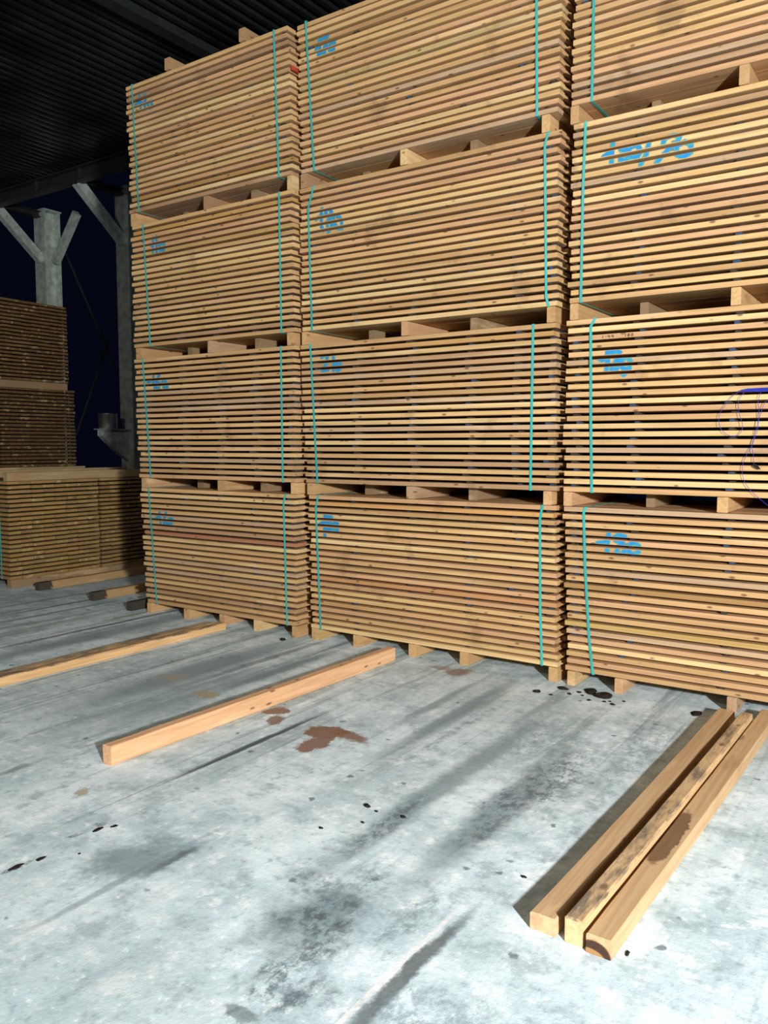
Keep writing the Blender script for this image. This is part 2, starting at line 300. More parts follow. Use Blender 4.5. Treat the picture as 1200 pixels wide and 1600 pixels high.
def floor_mat():
    t = NT('worn_concrete')
    geo = t.n('ShaderNodeNewGeometry'); P = geo.outputs['Position']
    big = t.noise(P, 0.55, 5, 0.6)
    mid = t.noise(P, 2.6, 6, 0.65)
    fine = t.noise(P, 26, 4, 0.7)
    st = t.noise(t.vec('MULTIPLY', P, (6.5, 0.42, 1)), 1.0, 5, 0.62)       # marks dragged along the bearers
    st2 = t.noise(t.vec('MULTIPLY', P, (19, 0.5, 1)), 1.0, 4, 0.6)
    sep = t.n('ShaderNodeSeparateXYZ'); t.put(sep.inputs[0], P)
    lanes = t.math('ADD', t.math('MULTIPLY', sep.outputs[1], 0.22), t.math('MULTIPLY', sep.outputs[0], -0.16))   # more drag marks near the stacking rows
    lane = t.ramp(t.math('ADD', lanes, t.math('MULTIPLY', t.math('SUBTRACT', big, .5), 1.2)), 0.75, 1.45, 0.22, 1.0)
    clot = t.noise(P, 6.5, 6, 0.72)
    c = t.mix(t.ramp(mid, 0.32, 0.68), (0.49, 0.625, 0.68), (0.77, 0.90, 0.96))
    c = t.mix(t.ramp(clot, 0.50, 0.64, 0, 0.55), c, (0.31, 0.39, 0.43))
    c = t.mix(t.ramp(clot, 0.47, 0.35, 0, 0.85), c, (0.88, 0.96, 0.99))
    c = t.mix(t.ramp(big, 0.46, 0.66, 0, 0.45), c, (0.33, 0.41, 0.42))
    c = t.mix(t.math('MULTIPLY', t.ramp(st, 0.50, 0.66, 0, 0.7), lane), c, (0.24, 0.31, 0.32))
    c = t.mix(t.math('MULTIPLY', t.ramp(st2, 0.58, 0.70, 0, 0.6), lane), c, (0.15, 0.20, 0.21))
    c = t.mix(t.math('MULTIPLY', t.ramp(st2, 0.40, 0.30, 0, 0.5), lane), c, (0.80, 0.84, 0.86))
    c = t.mix(t.ramp(fine, 0.55, 0.74, 0, 0.42), c, (0.27, 0.33, 0.36))
    c = t.mix(t.ramp(fine, 0.42, 0.30, 0, 0.6), c, (0.93, 0.97, 0.98))
    vo = t.n('ShaderNodeTexVoronoi'); vo.inputs['Scale'].default_value = 8.0
    t.put(vo.inputs['Vector'], t.vec('ADD', t.vec('MULTIPLY', P, (1, 1, 0)), t.vec('MULTIPLY', t.noise(P, 30, 3, .6, 'Color'), (.05, .05, 0))))
    sc_ = t.n('ShaderNodeSeparateColor'); t.put(sc_.inputs[0], vo.outputs['Color'])
    pits = t.math('MULTIPLY', t.ramp(vo.outputs['Distance'], 0.16, 0.09), t.ramp(sc_.outputs[0], 0.80, 0.84, 0, .75))
    c = t.mix(pits, c, (0.10, 0.125, 0.14))
    n1 = t.vec('SUBTRACT', t.noise(P, 3.2, 5, 0.65, 'Color'), (0.5, 0.5, 0.5))
    n2 = t.vec('SUBTRACT', t.noise(P, 15, 4, 0.7, 'Color'), (0.5, 0.5, 0.5))
    PC = t.vec('ADD', P, t.vec('ADD', t.vec('MULTIPLY', n1, (0.34, 0.5, 0)), t.vec('MULTIPLY', n2, (0.12, 0.16, 0))))
    PF = t.vec('ADD', P, t.vec('ADD', t.vec('MULTIPLY', n1, (0.07, 0.14, 0)), t.vec('MULTIPLY', n2, (0.05, 0.10, 0))))
    PB = t.vec('ADD', P, t.vec('ADD', t.vec('MULTIPLY', n1, (0.22, 0.26, 0)), t.vec('MULTIPLY', n2, (0.10, 0.14, 0))))
    PS = t.vec('ADD', P, t.vec('MULTIPLY', n1, (0.035, 0.0, 0)))
    speck = t.ramp(t.noise(t.vec('MULTIPLY', P, (1, .6, 1)), 20, 7, 0.8), 0.42, 0.60)
    DK = (0.065, 0.085, 0.10); BL = (0.20, 0.27, 0.30); BR = (0.24, 0.125, 0.075); TN = (0.40, 0.33, 0.22); GN = (0.22, 0.36, 0.10)
    # (x, y, rx, ry, colour, strength, softness, warp, speckled)
    S = [
     (-1.86, 3.3, .07, 1.1, BL, .75, .9, 'F', 0), (-1.86, 2.75, .05, .35, DK, .7, .8, 'F', 1), (-1.52, 3.1, .09, .75, BL, .8, .9, 'F', 0),
     (-1.52, 3.05, .05, .35, DK, .65, .8, 'C', 1), (-1.46, 3.6, .14, .42, DK, .75, .9, 'C', 1), (-1.75, 4.1, .25, .55, BL, .6, .9, 'C', 1),
     (-1.25, 4.3, .2, .5, BL, .6, .9, 'C', 1), (-1.2, 3.6, .06, .9, BL, .5, .9, 'F', 1),
     (-2.32, 4.2, .05, .8, BL, .8, .8, 'F', 0), (-2.17, 3.9, .03, .6, DK, .5, .8, 'F', 1), (-2.52, 4.3, .03, .5, BL, .6, .8, 'F', 0),
     (-4.1, 4.4, .04, .75, DK, .6, .8, 'F', 0), (-3.82, 4.3, .06, .65, BL, .9, .8, 'F', 0), (-4.3, 3.9, .18, 1.0, BL, .85, .9, 'F', 0),
     (-3.9, 3.6, .2, .8, BL, .55, .9, 'C', 0), (-4.62, 3.7, .02, 1.0, DK, .4, .8, 'F', 0),
     (-6.07, 4.5, .03, 1.3, DK, .75, .8, 'S', 0), (-5.8, 4.2, .14, 1.3, BL, .8, .9, 'F', 0), (-5.45, 4.3, .02, .6, DK, .5, .8, 'S', 0),
     (-7.22, 4.9, .025, .8, DK, .75, .8, 'S', 0), (-6.95, 4.6, .03, .9, DK, .6, .8, 'S', 0), (-7.6, 4.9, .03, .8, DK, .5, .8, 'S', 0),
     (-6.54, 4.4, .022, .75, GN, .55, .8, 'S', 0), (-6.24, 4.95, .03, .40, GN, .85, .8, 'S', 0),
     (-2.97, 3.1, .019, .62, DK, .95, .6, 'S', 0), (-2.99, 2.9, .006, 1.0, DK, .5, .6, 'S', 0), (-3.1, 3.3, .006, .7, DK, .4, .7, 'S', 0),
     (-1.262, 1.98, .030, .42, (0.10, 0.12, 0.125), .88, .6, 'F', 0), (-1.305, 1.95, .012, .45, (0.80, 0.82, 0.83), .9, .5, 'S', 0),
     (-2.382, 2.03, .028, .15, DK, .85, .9, 'F', 0), (-2.50, 1.97, .14, .16, BL, .85, .9, 'C', 0), (-2.42, 1.85, .02, .45, BL, .6, .8, 'S', 0),
     (-1.66, 2.05, .16, .24, BL, .85, .9, 'C', 0), (-1.66, 2.06, .12, .16, DK, .8, .9, 'C', 1), (-1.70, 2.30, .10, .2, BL, .7, .9, 'C', 1), (-1.55, 1.75, .10, .2, BL, .7, .9, 'C', 1), (-1.83, 2.2, .08, .10, DK, .6, .9, 'C', 1), (-1.57, 1.93, .06, .12, DK, .68, .9, 'C', 1),
     (-1.46, 1.72, .06, .14, DK, .7, .9, 'C', 1), (-1.56, 1.56, .07, .03, DK, .6, .5, 'F', 0), (-1.58, 1.70, .03, .16, DK, .6, .9, 'C', 1), (-1.42, 2.25, .05, .22, DK, .5, .9, 'C', 1),
     (-1.18, 1.78, .14, .12, BL, .7, .9, 'C', 1), (-1.02, 1.85, .12, .12, BL, .5, .9, 'C', 1),
     (-2.765, 3.44, .11, .11, BR, .95, .22, 'F', 0), (-2.62, 3.47, .14, .07, BR, .9, .5, 'F', 0), (-2.70, 3.28, .07, .11, BR, .92, .25, 'F', 0),
     (-3.22, 3.60, .07, .08, BR, .9, .25, 'F', 0), (-3.13, 3.48, .04, .08, BR, .85, .4, 'F', 0), (-2.74, 4.96, .10, .09, BR, .75, .6, 'F', 0),
     (-2.9, 5.0, .07, .05, BR, .6, .6, 'F', 0), (-3.83, 3.57, .10, .045, TN, .85, .3, 'F', 0), (-4.30, 3.72, .10, .09, TN, .6, .9, 'F', 0), (-3.21, 2.24, .035, .05, TN, .75, .5, 'F', 0),
     (-3.71, 2.2, .03, .10, BL, .8, .8, 'F', 0), (-2.86, 2.0, .02, .09, DK, .8, .3, 'F', 1), (-2.83, 1.69, .018, .09, DK, .9, .3, 'F', 1),
     (-0.55, 4.7, .25, .4, BL, .4, .9, 'C', 0),
    ]
    for (x, y, rx, ry, col, stg, soft, wp, sp) in S:
        src = PB if col in (BR, TN) else {'C': PC, 'F': PF, 'S': PS}[wp]
        d = t.vec('MULTIPLY', t.vec('SUBTRACT', src, (x, y, 0)), (1 / rx, 1 / ry, 0))
        m = t.ramp(t.vec('LENGTH', d, out='Value'), 1 + soft * 0.5, 1 - soft * 0.7, 0.0, stg)
        if sp: m = t.math('MULTIPLY', m, speck)
        c = t.mix(m, c, col)
    h = t.math('ADD', t.math('MULTIPLY', fine, 0.6), t.math('MULTIPLY', mid, 0.6))
    t.bump(h, 0.35, 0.012)
    return t.done(c, t.ramp(mid, 0.3, 0.7, 0.62, 0.85), 0.0, 0.3)
FLOOR = floor_mat()

# ------------------------------------------------------------------ the shed: floor, roof, steel frames
def build_floor():
    mb = MB()
    nx, ny = 46, 34
    x0, x1, y0, y1 = -18.0, 5.0, -4.5, 12.5
    v = []; f = []
    rr = random.Random(3)
    for j in range(ny + 1):
        for i in range(nx + 1):
            v.append((x0 + (x1 - x0) * i / nx, y0 + (y1 - y0) * j / ny, 0.0))
    for j in range(ny):
        for i in range(nx):
            a = j * (nx + 1) + i
            f.append((a, a + 1, a + nx + 2, a + nx + 1))
    o = link('floor', mesh('floor', v, f, [FLOOR]))
    tag(o, kind='structure')
build_floor()

def corrugated(name, x0, x1, y0, y1, z, mat, pitch=0.137, depth=0.038):
    prof = []
    x = x0
    while x < x1:
        prof += [(x, z), (x + pitch * .38, z), (x + pitch * .5, z + depth), (x + pitch * .88, z + depth)]
        x += pitch
    n = len(prof)
    v = [(a, y0, b) for a, b in prof] + [(a, y1, b) for a, b in prof]
    v += [(a, y0, b + .004) for a, b in prof] + [(a, y1, b + .004) for a, b in prof]
    f = [(i, i + n, i + 1 + n, i + 1) for i in range(n - 1)]
    f += [(2 * n + i, 2 * n + i + 1, 3 * n + i + 1, 3 * n + i) for i in range(n - 1)]
    f += [(n + i, 3 * n + i, 3 * n + i + 1, n + i + 1) for i in range(n - 1)]
    f += [(i, i + 1, 2 * n + i + 1, 2 * n + i) for i in range(n - 1)]
    return tag(link(name, mesh(name, v, f, [mat])), kind='structure')
corrugated('ceiling', -17.5, -6.44, -4.5, 7.62, 5.62, SHEET)
corrugated('ceiling', -6.28, 5.0, -4.5, 7.62, 5.66, SHEET)

def hprof(w_, h_, tw=0.022):
    a, b = w_ / 2, h_ / 2
    return [(-a, -b), (a, -b), (a, -b + tw), (tw / 2, -b + tw), (tw / 2, b - tw), (a, b - tw), (a, b), (-a, b), (-a, b - tw), (-tw / 2, b - tw), (-tw / 2, -b + tw), (-a, -b + tw)]

def roof_beam(name, x0, x1, y, z0, z1, label):
    t = empty(name, ((x0 + x1) / 2, y, z0))
    mb = MB(); cx = (x0 + x1) / 2
    mb.prism(hprof(0.16, z1 - z0), (x0 - cx, 0, (z1 - z0) / 2), (x1 - cx, 0, (z1 - z0) / 2))
    mb.build('web_and_flanges', DARKSTEEL, t)
    k = 0
    x = x0 + 0.6
    while x < x1:
        m = MB(); m.box(x - cx - .006, x - cx + .006, -.078, -.014, .024, z1 - z0 - .024)
        m.build('stiffener', DARKSTEEL, t); x += 1.06
    tag(t, label, 'beam')
roof_beam('edge_beam', -17.4, -4.0, 7.54, 5.42, 5.615, 'dark steel edge beam running under the rim of the corrugated roof')

def ridge():
    t = empty('roof_girder', (-6.36, 1.6, 5.56))
    m = MB(); m.box(-.075, .075, -5.8, 5.82, 0.0, .02); m.box(-.012, .012, -5.8, 5.82, .02, .24); m.build('flange_and_web', DARKSTEEL, t)
    tag(t, 'long dark girder in the joint between the two corrugated roof halves', 'beam')
ridge()

def steel_frame(x, label, gusset=False, side=True):
    t = empty('steel_frame', (x, 8.5, 0))
    mb = MB(); mb.prism(hprof(0.30, 0.30), (0, 0, 0.02), (0, 0, 5.55), up=(0, 1, 0)); mb.build('column', STEEL, t)
    b = MB(); b.box(-.22, .22, -.22, .22, 0, .02); b.build('base_plate', STEEL, t)
    c = MB(); c.box(-.17, .17, -.17, .17, 5.551, 5.575); c.build('cap_plate', STEEL, t)
    r = MB(); r.prism(hprof(0.14, 0.10, .012), (0, -.15, 5.49), (0, -.88, 5.49)); r.build('top_rail', DARKSTEEL, t)
    k = MB(); k.prism([(-.06, -.07), (.06, -.07), (.06, .07), (.045, .07), (.045, -.055), (-.045, -.055), (-.045, .07), (-.06, .07)], (0, -.13, 4.74), (0, -.92, 5.45)); k.build('brace', STEEL, t)
    if side:
        s = MB(); s.prism([(-.05, -.06), (.05, -.06), (.05, .06), (-.05, .06)], (.16, .04, 4.72), (.78, .04, 5.44)); s.build('brace', STEEL, t)
    if gusset:
        g = MB()
        v = [(-.05, -.15, 1.45), (-.05, -.15, 1.84), (-.05, -.66, 1.84), (-.05, -.66, 1.75), (-.05, -.40, 1.52), (-.05, -.15, 1.35)]
        v2 = [(.05, a, c_) for (_, a, c_) in v]
        n = len(v)
        g.add(v + v2, [tuple(range(n)), tuple(range(2 * n - 1, n - 1, -1))] + [(i, i + n, (i + 1) % n + n, (i + 1) % n) for i in range(n)])
        g.box(-.11, .11, -.68, -.151, 1.8405, 1.852)
        g.build('gusset_plate', STEEL, t)
    tag(t, label, 'steel frame', 'steel frames of the shed')
    return t
steel_frame(-10.62, 'galvanised steel column and brace directly beside the left edge of the tall stacks', True, False)
steel_frame(-12.78, 'galvanised steel column with diagonal braces rising behind the dark far bundles')

def rods():
    for (a, b, lab) in (((-12.6, 8.72, 4.9), (-10.75, 8.72, 1.9), 'thin dark tie rod falling from the far column towards the near one'),
                        ((-10.75, 8.78, 4.7), (-12.6, 8.78, 1.7), 'thin dark tie rod falling from the near column towards the far one')):
        m = MB(); m.tube([a, b], .018, 8)
        c = [(a[i] + b[i]) / 2 for i in range(3)]
        t = empty('tie_rod', c)
        m.v = [tuple(p[i] - c[i] for i in range(3)) for p in m.v]
        m.build('rod', DARKSTEEL, t, smooth=False)
        q = MB(); d = (Vector(b) - Vector(a)).normalized()
        q.tube([-d * .09, d * .09], .03, 6); q.build('turnbuckle', DARKSTEEL, t)
        tag(t, lab, 'tie rod')
rods()

def tin():
    t = empty('tin_can', (-10.62, 8.0, 1.8525))
    m = MB(); seg = 24
    prof = [(.0, 0), (.135, 0), (.14, .01), (.14, .22), (.145, .225), (.145, .235), (.136, .235), (.132, .02), (.0, .02)]
    v = []; f = []
    for i, (r, z) in enumerate(prof):
        for k in range(seg):
            a = 2 * math.pi * k / seg; v.append((r * math.cos(a), r * math.sin(a), z))
    for i in range(len(prof) - 1):
        for k in range(seg):
            f.append((i * seg + k, i * seg + (k + 1) % seg, (i + 1) * seg + (k + 1) % seg, (i + 1) * seg + k))
    link('body', mesh('body', v, f, [SHINY], True), t)
    h = MB(); h.tube([(-.14 , 0, .2), (-.16, 0, .12), (-.15, -.02, .07), (-.14, 0, .05)], .004, 6); h.build('handle', SHINY, t)
    tag(t, 'shiny round tin can standing on the bracket of the steel column', 'can')
tin()

# ------------------------------------------------------------------ sawn boards, sticks, bundles
def board_mesh(i, seg=5, L=2.0, W=0.145, T=0.0315):
    """unit board: x 0..1 (scaled to length), y 0..W, z 0..T"""
    rr = random.Random(100 + i)
    v = []; f = []
    c = 0.0022
    for k in range(seg + 1):
        x = k / seg
        j = lambda s: rr.uniform(-s, s)
        y0 = j(.0016); z0 = j(.0008); z1 = T + j(.0008)
        v += [(x, y0 + c, z0), (x, W, z0), (x, W, z1), (x, y0 + c, z1), (x, y0, z1 - c), (x, y0, z0 + c)]
    for k in range(seg):
        a = k * 6
        for q in range(6):
            f.append((a + q, a + (q + 1) % 6, a + 6 + (q + 1) % 6, a + 6 + q))
    f.append((5, 4, 3, 2, 1, 0)); e = seg * 6
    f.append((e, e + 1, e + 2, e + 3, e + 4, e + 5))
    f = [tuple(reversed(q)) for q in f]
    return mesh('board', v, f, [WOOD])
BOARDS = [board_mesh(i) for i in range(10)]
BOARDS_END = BOARDS

STICK = plain('shaded_stick', (0.055, 0.045, 0.036), 0.9, 0, 0.4, 30, 0.1)  # near-black colour stands in for the shade inside the board gaps

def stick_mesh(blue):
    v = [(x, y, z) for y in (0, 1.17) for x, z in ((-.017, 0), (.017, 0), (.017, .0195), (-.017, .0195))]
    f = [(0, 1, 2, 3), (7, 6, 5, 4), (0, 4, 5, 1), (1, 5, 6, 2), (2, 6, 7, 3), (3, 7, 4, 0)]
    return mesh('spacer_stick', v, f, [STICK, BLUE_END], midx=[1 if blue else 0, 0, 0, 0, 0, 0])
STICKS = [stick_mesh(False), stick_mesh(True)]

PALETTE = [((0.60, 0.375, 0.175), 6), ((0.64, 0.42, 0.19), 5), ((0.60, 0.36, 0.19), 4), ((0.72, 0.51, 0.25), 2), ((0.53, 0.33, 0.155), 4), ((0.50, 0.34, 0.21), 2), ((0.42, 0.26, 0.145), 1)]
PAL = [c for c, n in PALETTE for _ in range(n)]
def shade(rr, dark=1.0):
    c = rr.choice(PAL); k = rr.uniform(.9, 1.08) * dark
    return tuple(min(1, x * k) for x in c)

Y0 = {1: 5.073, 2: 5.112, 3: 5.092}
ZB = [0.100, 1.2965, 2.516, 3.749]
ZT = [1.197, 2.4055, 3.6315, 4.889]
#             xl bottom, xl top, xr bottom, xr top
XE = {(1, 1): (-6.227, -6.275, -4.345, -4.365), (1, 2): (-6.286, -6.32, -4.35, -4.348), (1, 3): (-6.312, -6.322, -4.345, -4.358), (1, 4): (-6.328, -6.345, -4.352, -4.385),
      (2, 1): (-4.213, -4.235, -2.075, -2.103), (2, 2): (-4.262, -4.310, -2.105, -2.121), (2, 3): (-4.292, -4.305, -2.115, -2.118), (2, 4): (-4.288, -4.325, -2.130, -2.12),
      (3, 1): (-1.995, -2.034, 0.11, 0.09), (3, 2): (-2.045, -2.032, 0.09, 0.08), (3, 3): (-2.025, -2.026, 0.09, 0.10), (3, 4): (-2.030, -2.030, 0.1, 0.1)}
STICK_X = {1: [-6.22, -5.72, -5.25, -4.82, -4.43], 2: [-4.20, -3.79, -3.27, -2.79, -2.42, -2.16], 3: [-1.98, -1.60, -1.02, -0.50, 0.0]}
DARK_LAYER = {(1, 1): {13: (0.40, 0.18, 0.10)}, (3, 1): {11: (0.36, 0.21, 0.08), 6: (0.5, 0.33, 0.12)}, (2, 2): {20: (0.52, 0.30, 0.12), 19: (.6, .42, .2), 17: (.5, .31, .17)}, (2, 1): {20: (0.60, 0.33, 0.12), 8: (.52, .27, .12)},
              (1, 4): {2: (0.42, 0.24, 0.09)}, (1, 3): {20: (.5, .3, .1), 16: (.52, .33, .13)}, (2, 4): {12: (.5, .37, .17)}, (3, 3): {19: (.55, .36, .15)}}
NAMES = {1: 'left', 2: 'middle', 3: 'right'}
TIER = {1: 'bottom', 2: 'second', 3: 'third', 4: 'top'}

def bundle(xl0, xl1, xr0, xr1, y0, zb, zt, sticks, rr, dark=1.0, special=None, tint=None, ends=0.012, blue=0.3, nb=8):
    """one strapped bundle of 22 board layers with spacer sticks; returns root and front Y per layer"""
    N = 22
    pitch = (zt - zb - 0.0315) / (N - 1)
    root = empty('lumber_bundle', ((xl0 + xr0) / 2, y0 + 0.59, zb))
    ox, oy, oz = root.location
    fy = []
    for i in range(N):
        u = i / (N - 1)
        xl = xl0 + (xl1 - xl0) * u; xr = xr0 + (xr1 - xr0) * u
        z = zb + i * pitch
        for j in range(nb):
            o = bpy.data.objects.new('board', BOARDS[rr.randrange(10)])
            COL.objects.link(o); o.parent = root
            dx0 = rr.gauss(0, ends); dx1 = rr.gauss(0, ends)
            dx0 = max(-.012, min(.03, dx0)); dx1 = max(-.03, min(.010, dx1))
            dy = (0.0 if rr.random() > .15 else rr.uniform(.004, .016)) + rr.uniform(0, .004) if j == 0 else 0
            o.location = (xl + dx0 - ox, y0 + dy + j * 0.1475 - oy, z - oz)
            o.scale = (xr + dx1 - xl - dx0, 1 if j else (0.145 - dy) / 0.145, 1)
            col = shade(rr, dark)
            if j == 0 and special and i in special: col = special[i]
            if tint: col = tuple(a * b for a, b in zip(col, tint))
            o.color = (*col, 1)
            if j == 0: fy.append(y0 + dy)
        if i < N - 1:
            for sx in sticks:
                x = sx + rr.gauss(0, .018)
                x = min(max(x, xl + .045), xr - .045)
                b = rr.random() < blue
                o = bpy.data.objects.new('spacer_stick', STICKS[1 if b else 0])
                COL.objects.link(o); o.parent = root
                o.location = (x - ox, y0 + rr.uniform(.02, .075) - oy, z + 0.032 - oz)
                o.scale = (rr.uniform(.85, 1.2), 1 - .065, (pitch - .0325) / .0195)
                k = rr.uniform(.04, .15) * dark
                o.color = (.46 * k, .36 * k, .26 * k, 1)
    return root, fy, pitch

def strap(root, pts, y0, zb, zt, wd=0.0165):
    """a flat band right round the bundle: down the front, under, up the back, over the top"""
    pts = sorted(pts, key=lambda p: -p[1])
    xt, xb = pts[0][0], pts[-1][0]
    yf = y0 - .0035; yb = y0 + 1.19; th = .0018
    path = [(xt, yf + .012, zt + .002)] + [(x, yf, z) for x, z in pts[0:1]] + []
    path = [(xt, yf, zt + .003)]
    for x, z in pts[1:-1]: path.append((x, yf, z))
    path += [(xb, yf, zb - .003), (xb, yb, zb - .003), (xt, yb, zt + .003)]
    n = len(path); v = []; f = []
    cy = (yf + yb) / 2; cz = (zb + zt) / 2
    ox, oy, oz = root.location
    for (x, y, z) in path:
        iy = y + (th if y < cy else -th); iz = z + (th if z < zb else (-th if z > zt else 0))
        for (xx, yy, zz) in ((x - wd / 2, y, z), (x + wd / 2, y, z), (x + wd / 2, iy, iz), (x - wd / 2, iy, iz)):
            v.append((xx - ox, yy - oy, zz - oz))
    for i in range(n):
        a = i * 4; b = ((i + 1) % n) * 4
        for q in range(4):
            f.append((a + q, a + (q + 1) % 4, b + (q + 1) % 4, b + q))
    return link('strap', mesh('strap', v, f, [STRAP]), root)

def seg_dist(px, pz, a, b):
    ax, az = a; bx, bz = b; dx, dz = bx - ax, bz - az
    L = dx * dx + dz * dz
    t = 0 if L == 0 else max(0, min(1, ((px - ax) * dx + (pz - az) * dz) / L))
    return math.hypot(px - ax - t * dx, pz - az - t * dz)

def sprayed(root, strokes, fy, zb, pitch, text, r=0.0080, soft=0.014, mat=None, name='sprayed_number', step=.006):
    xs = [p[0] for s in strokes for p in s]; zs = [p[1] for s in strokes for p in s]
    x0, x1, z0, z1 = min(xs) - .035, max(xs) + .035, min(zs) - .035, max(zs) + .035
    ox, oy, oz = root.location
    v = []; f = []; den = []
    nx = int((x1 - x0) / step) + 1
    for i, y in enumerate(fy):
        a = zb + i * pitch + .0028; b = zb + i * pitch + .0288
        if b < z0 or a > z1: continue
        nz = 4 if mat is None else 14; n0 = len(v)
        for k in range(nz + 1):
            z = a + (b - a) * k / nz
            for q in range(nx + 1):
                x = x0 + (x1 - x0) * q / nx
                d = min(seg_dist(x, z, s[m], s[m + 1]) for s in strokes for m in range(len(s) - 1))
                v.append((x - ox, y - .0022 - oy, z - oz))
                den.append(max(0.0, min(1.0, 1 - (d - r) / soft)) if d > r else 1.0)
        for k in range(nz):
            for q in range(nx):
                c = n0 + k * (nx + 1) + q
                if max(den[c], den[c + 1], den[c + nx + 1], den[c + nx + 2]) > .02:
                    f.append((c, c + 1, c + nx + 2, c + nx + 1))
    me = mesh(name, v, f, [mat or PAINT])
    at = me.attributes.new('spray', 'FLOAT', 'POINT')
    at.data.foreach_set('value', den)
    o = link(name, me, root)
    o['label'] = ('blue spray-painted number ' if mat is None else 'faint handwriting reading ') + text
    return o

NUM = {(1, 4): '110', (1, 3): '110', (1, 2): '140', (1, 1): '160', (2, 4): '180', (2, 3): '180', (2, 2): '210', (2, 1): '180', (3, 3): '180/70', (3, 2): '180', (3, 1): '180'}
ORD = ['first', 'second', 'third', 'fourth', 'fifth']

def bearer_mesh(wd, ht, ln, seed):
    rr = random.Random(seed); v = []; f = []; c = .004; seg = 4
    for k in range(seg + 1):
        y = ln * k / seg; j = rr.uniform(-.0015, .0015); a = wd / 2
        v += [(-a + c + j, y, 0), (a - c + j, y, 0), (a + j, y, c), (a + j, y, ht - c), (a - c + j, y, ht), (-a + c + j, y, ht), (-a + j, y, ht - c), (-a + j, y, c)]
    for k in range(seg):
        for q in range(8):
            f.append((k * 8 + q, k * 8 + 8 + q, k * 8 + 8 + (q + 1) % 8, k * 8 + (q + 1) % 8))
    f.append(tuple(range(8))); f.append(tuple(range(seg * 8 + 7, seg * 8 - 1, -1)))
    return v, f

def bearer(x, y, z, wd, ht, ln, col, label, group, mat=None, seed=1, name='timber_bearer', rot=0.0):
    v, f = bearer_mesh(wd, ht, ln, seed)
    o = link(name, mesh(name, v, f, [mat or WOOD_Y]), None, (x, y, z), col)
    o.rotation_euler[2] = rot
    return tag(o, label, 'timber', group)

for c in (1, 2, 3):
    for t in (1, 2, 3, 4):
        rr = random.Random(c * 10 + t)
        xa, xb, xc, xd = XE[(c, t)]
        root, fy, pitch = bundle(xa, xb, xc, xd, Y0[c], ZB[t - 1], ZT[t - 1], STICK_X[c], rr, special=DARK_LAYER.get((c, t)), ends=.014 if c == 1 else .009,
                                 blue={1: .35, 2: .25, 3: .2, 4: .15}[t])
        num = NUM.get((c, t))
        lab = f'strapped bundle of sawn boards, {TIER[t]} of the {NAMES[c]} tall stack' + (f', sprayed blue {num}' if num else '')
        tag(root, lab, 'lumber', 'strapped lumber bundles in the tall stacks')
        ss = list(STRAP_X[(c, t)])
        if c == 3: ss.append([(-0.22, ZT[t - 1]), (-0.22, ZB[t - 1])])
        for s in ss:
            strap(root, [tuple(p) for p in s], Y0[c], ZB[t - 1], ZT[t - 1])
        if num: sprayed(root, NUMBER_STROKES[(c, t)], fy, ZB[t - 1], pitch, num)
        if (c, t) == (3, 2):
            zc = ZB[1] + 19 * pitch + .0155
            hand = [[(-1.800, -.008), (-1.797, .008)], [(-1.780, -.001), (-1.778, .001)], [(-1.762, .008), (-1.768, -.001), (-1.752, -.001)], [(-1.756, .005), (-1.757, -.009)],
                    [(-1.738, .008), (-1.744, -.001), (-1.728, -.001)], [(-1.732, .005), (-1.733, -.009)],
                    [(-1.655, -.008), (-1.652, .009)], [(-1.632, .008), (-1.640, .004), (-1.628, -.004), (-1.634, -.009), (-1.641, -.004), (-1.628, .004), (-1.632, .008)],
                    [(-1.612, .008), (-1.619, 0), (-1.612, -.009), (-1.605, 0), (-1.612, .008)]]
            sprayed(root, [[(a, zc + e) for a, e in s] for s in hand], fy, ZB[1], pitch, '1.44 180', .0012, .002, PENCIL, 'pencil_writing', .0016)
        if (c, t) == (1, 4):
            m = MB(); ox, oy, oz = root.location
            m.box(-4.350 - ox, -4.335 - ox, Y0[1] + .004 - oy, Y0[1] + .13 - oy, ZB[3] + 15 * pitch + .003 - oz, ZB[3] + 15 * pitch + .030 - oz)
            q = m.build('painted_board_end', RED_END, root); q['label'] = 'red painted board end'
        # bearers below this bundle
        row = list(BEAR_X[(c, t - 1)])
        if c == 3: row += [[-0.46, .055], [0.05, .055]]
        z0 = 0.0 if t == 1 else ZT[t - 2] + .0035
        ht = ZB[t - 1] - z0 - .0035
        for i, (bx, bw) in enumerate(row):
            bw = max(.055, min(.08, bw))
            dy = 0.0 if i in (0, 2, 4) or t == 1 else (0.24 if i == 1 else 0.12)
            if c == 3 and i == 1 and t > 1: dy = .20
            cc = shade(rr, .92) if not (dy > 0.1 and t > 1) else (0.26, 0.19, 0.11)  # set-back bearers get a darker colour, painted in for their shade
            where = f'under the bottom bundle of the {NAMES[c]} tall stack' if t == 1 else f'between {TIER[t-1]} and {TIER[t]} bundles of the {NAMES[c]} tall stack'
            bx = min(max(bx, XE[(c, t)][0] + bw / 2 - .01), XE[(c, t)][2] - bw / 2 + .02)
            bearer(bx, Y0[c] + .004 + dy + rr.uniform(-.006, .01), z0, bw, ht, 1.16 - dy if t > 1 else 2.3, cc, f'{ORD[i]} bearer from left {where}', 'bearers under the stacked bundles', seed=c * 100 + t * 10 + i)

# two bearers lying ready on top of the left stack
for k, (bx, lab) in enumerate(((-5.76, 'left one of two bearers on top of the left tall stack'), (-4.86, 'right one of two bearers on top of the left tall stack'))):
    bearer(bx, 5.06, ZT[3] + .0035, .07, .10, 1.16, shade(R, .7), lab, 'bearers on top of the left stack', seed=700 + k)

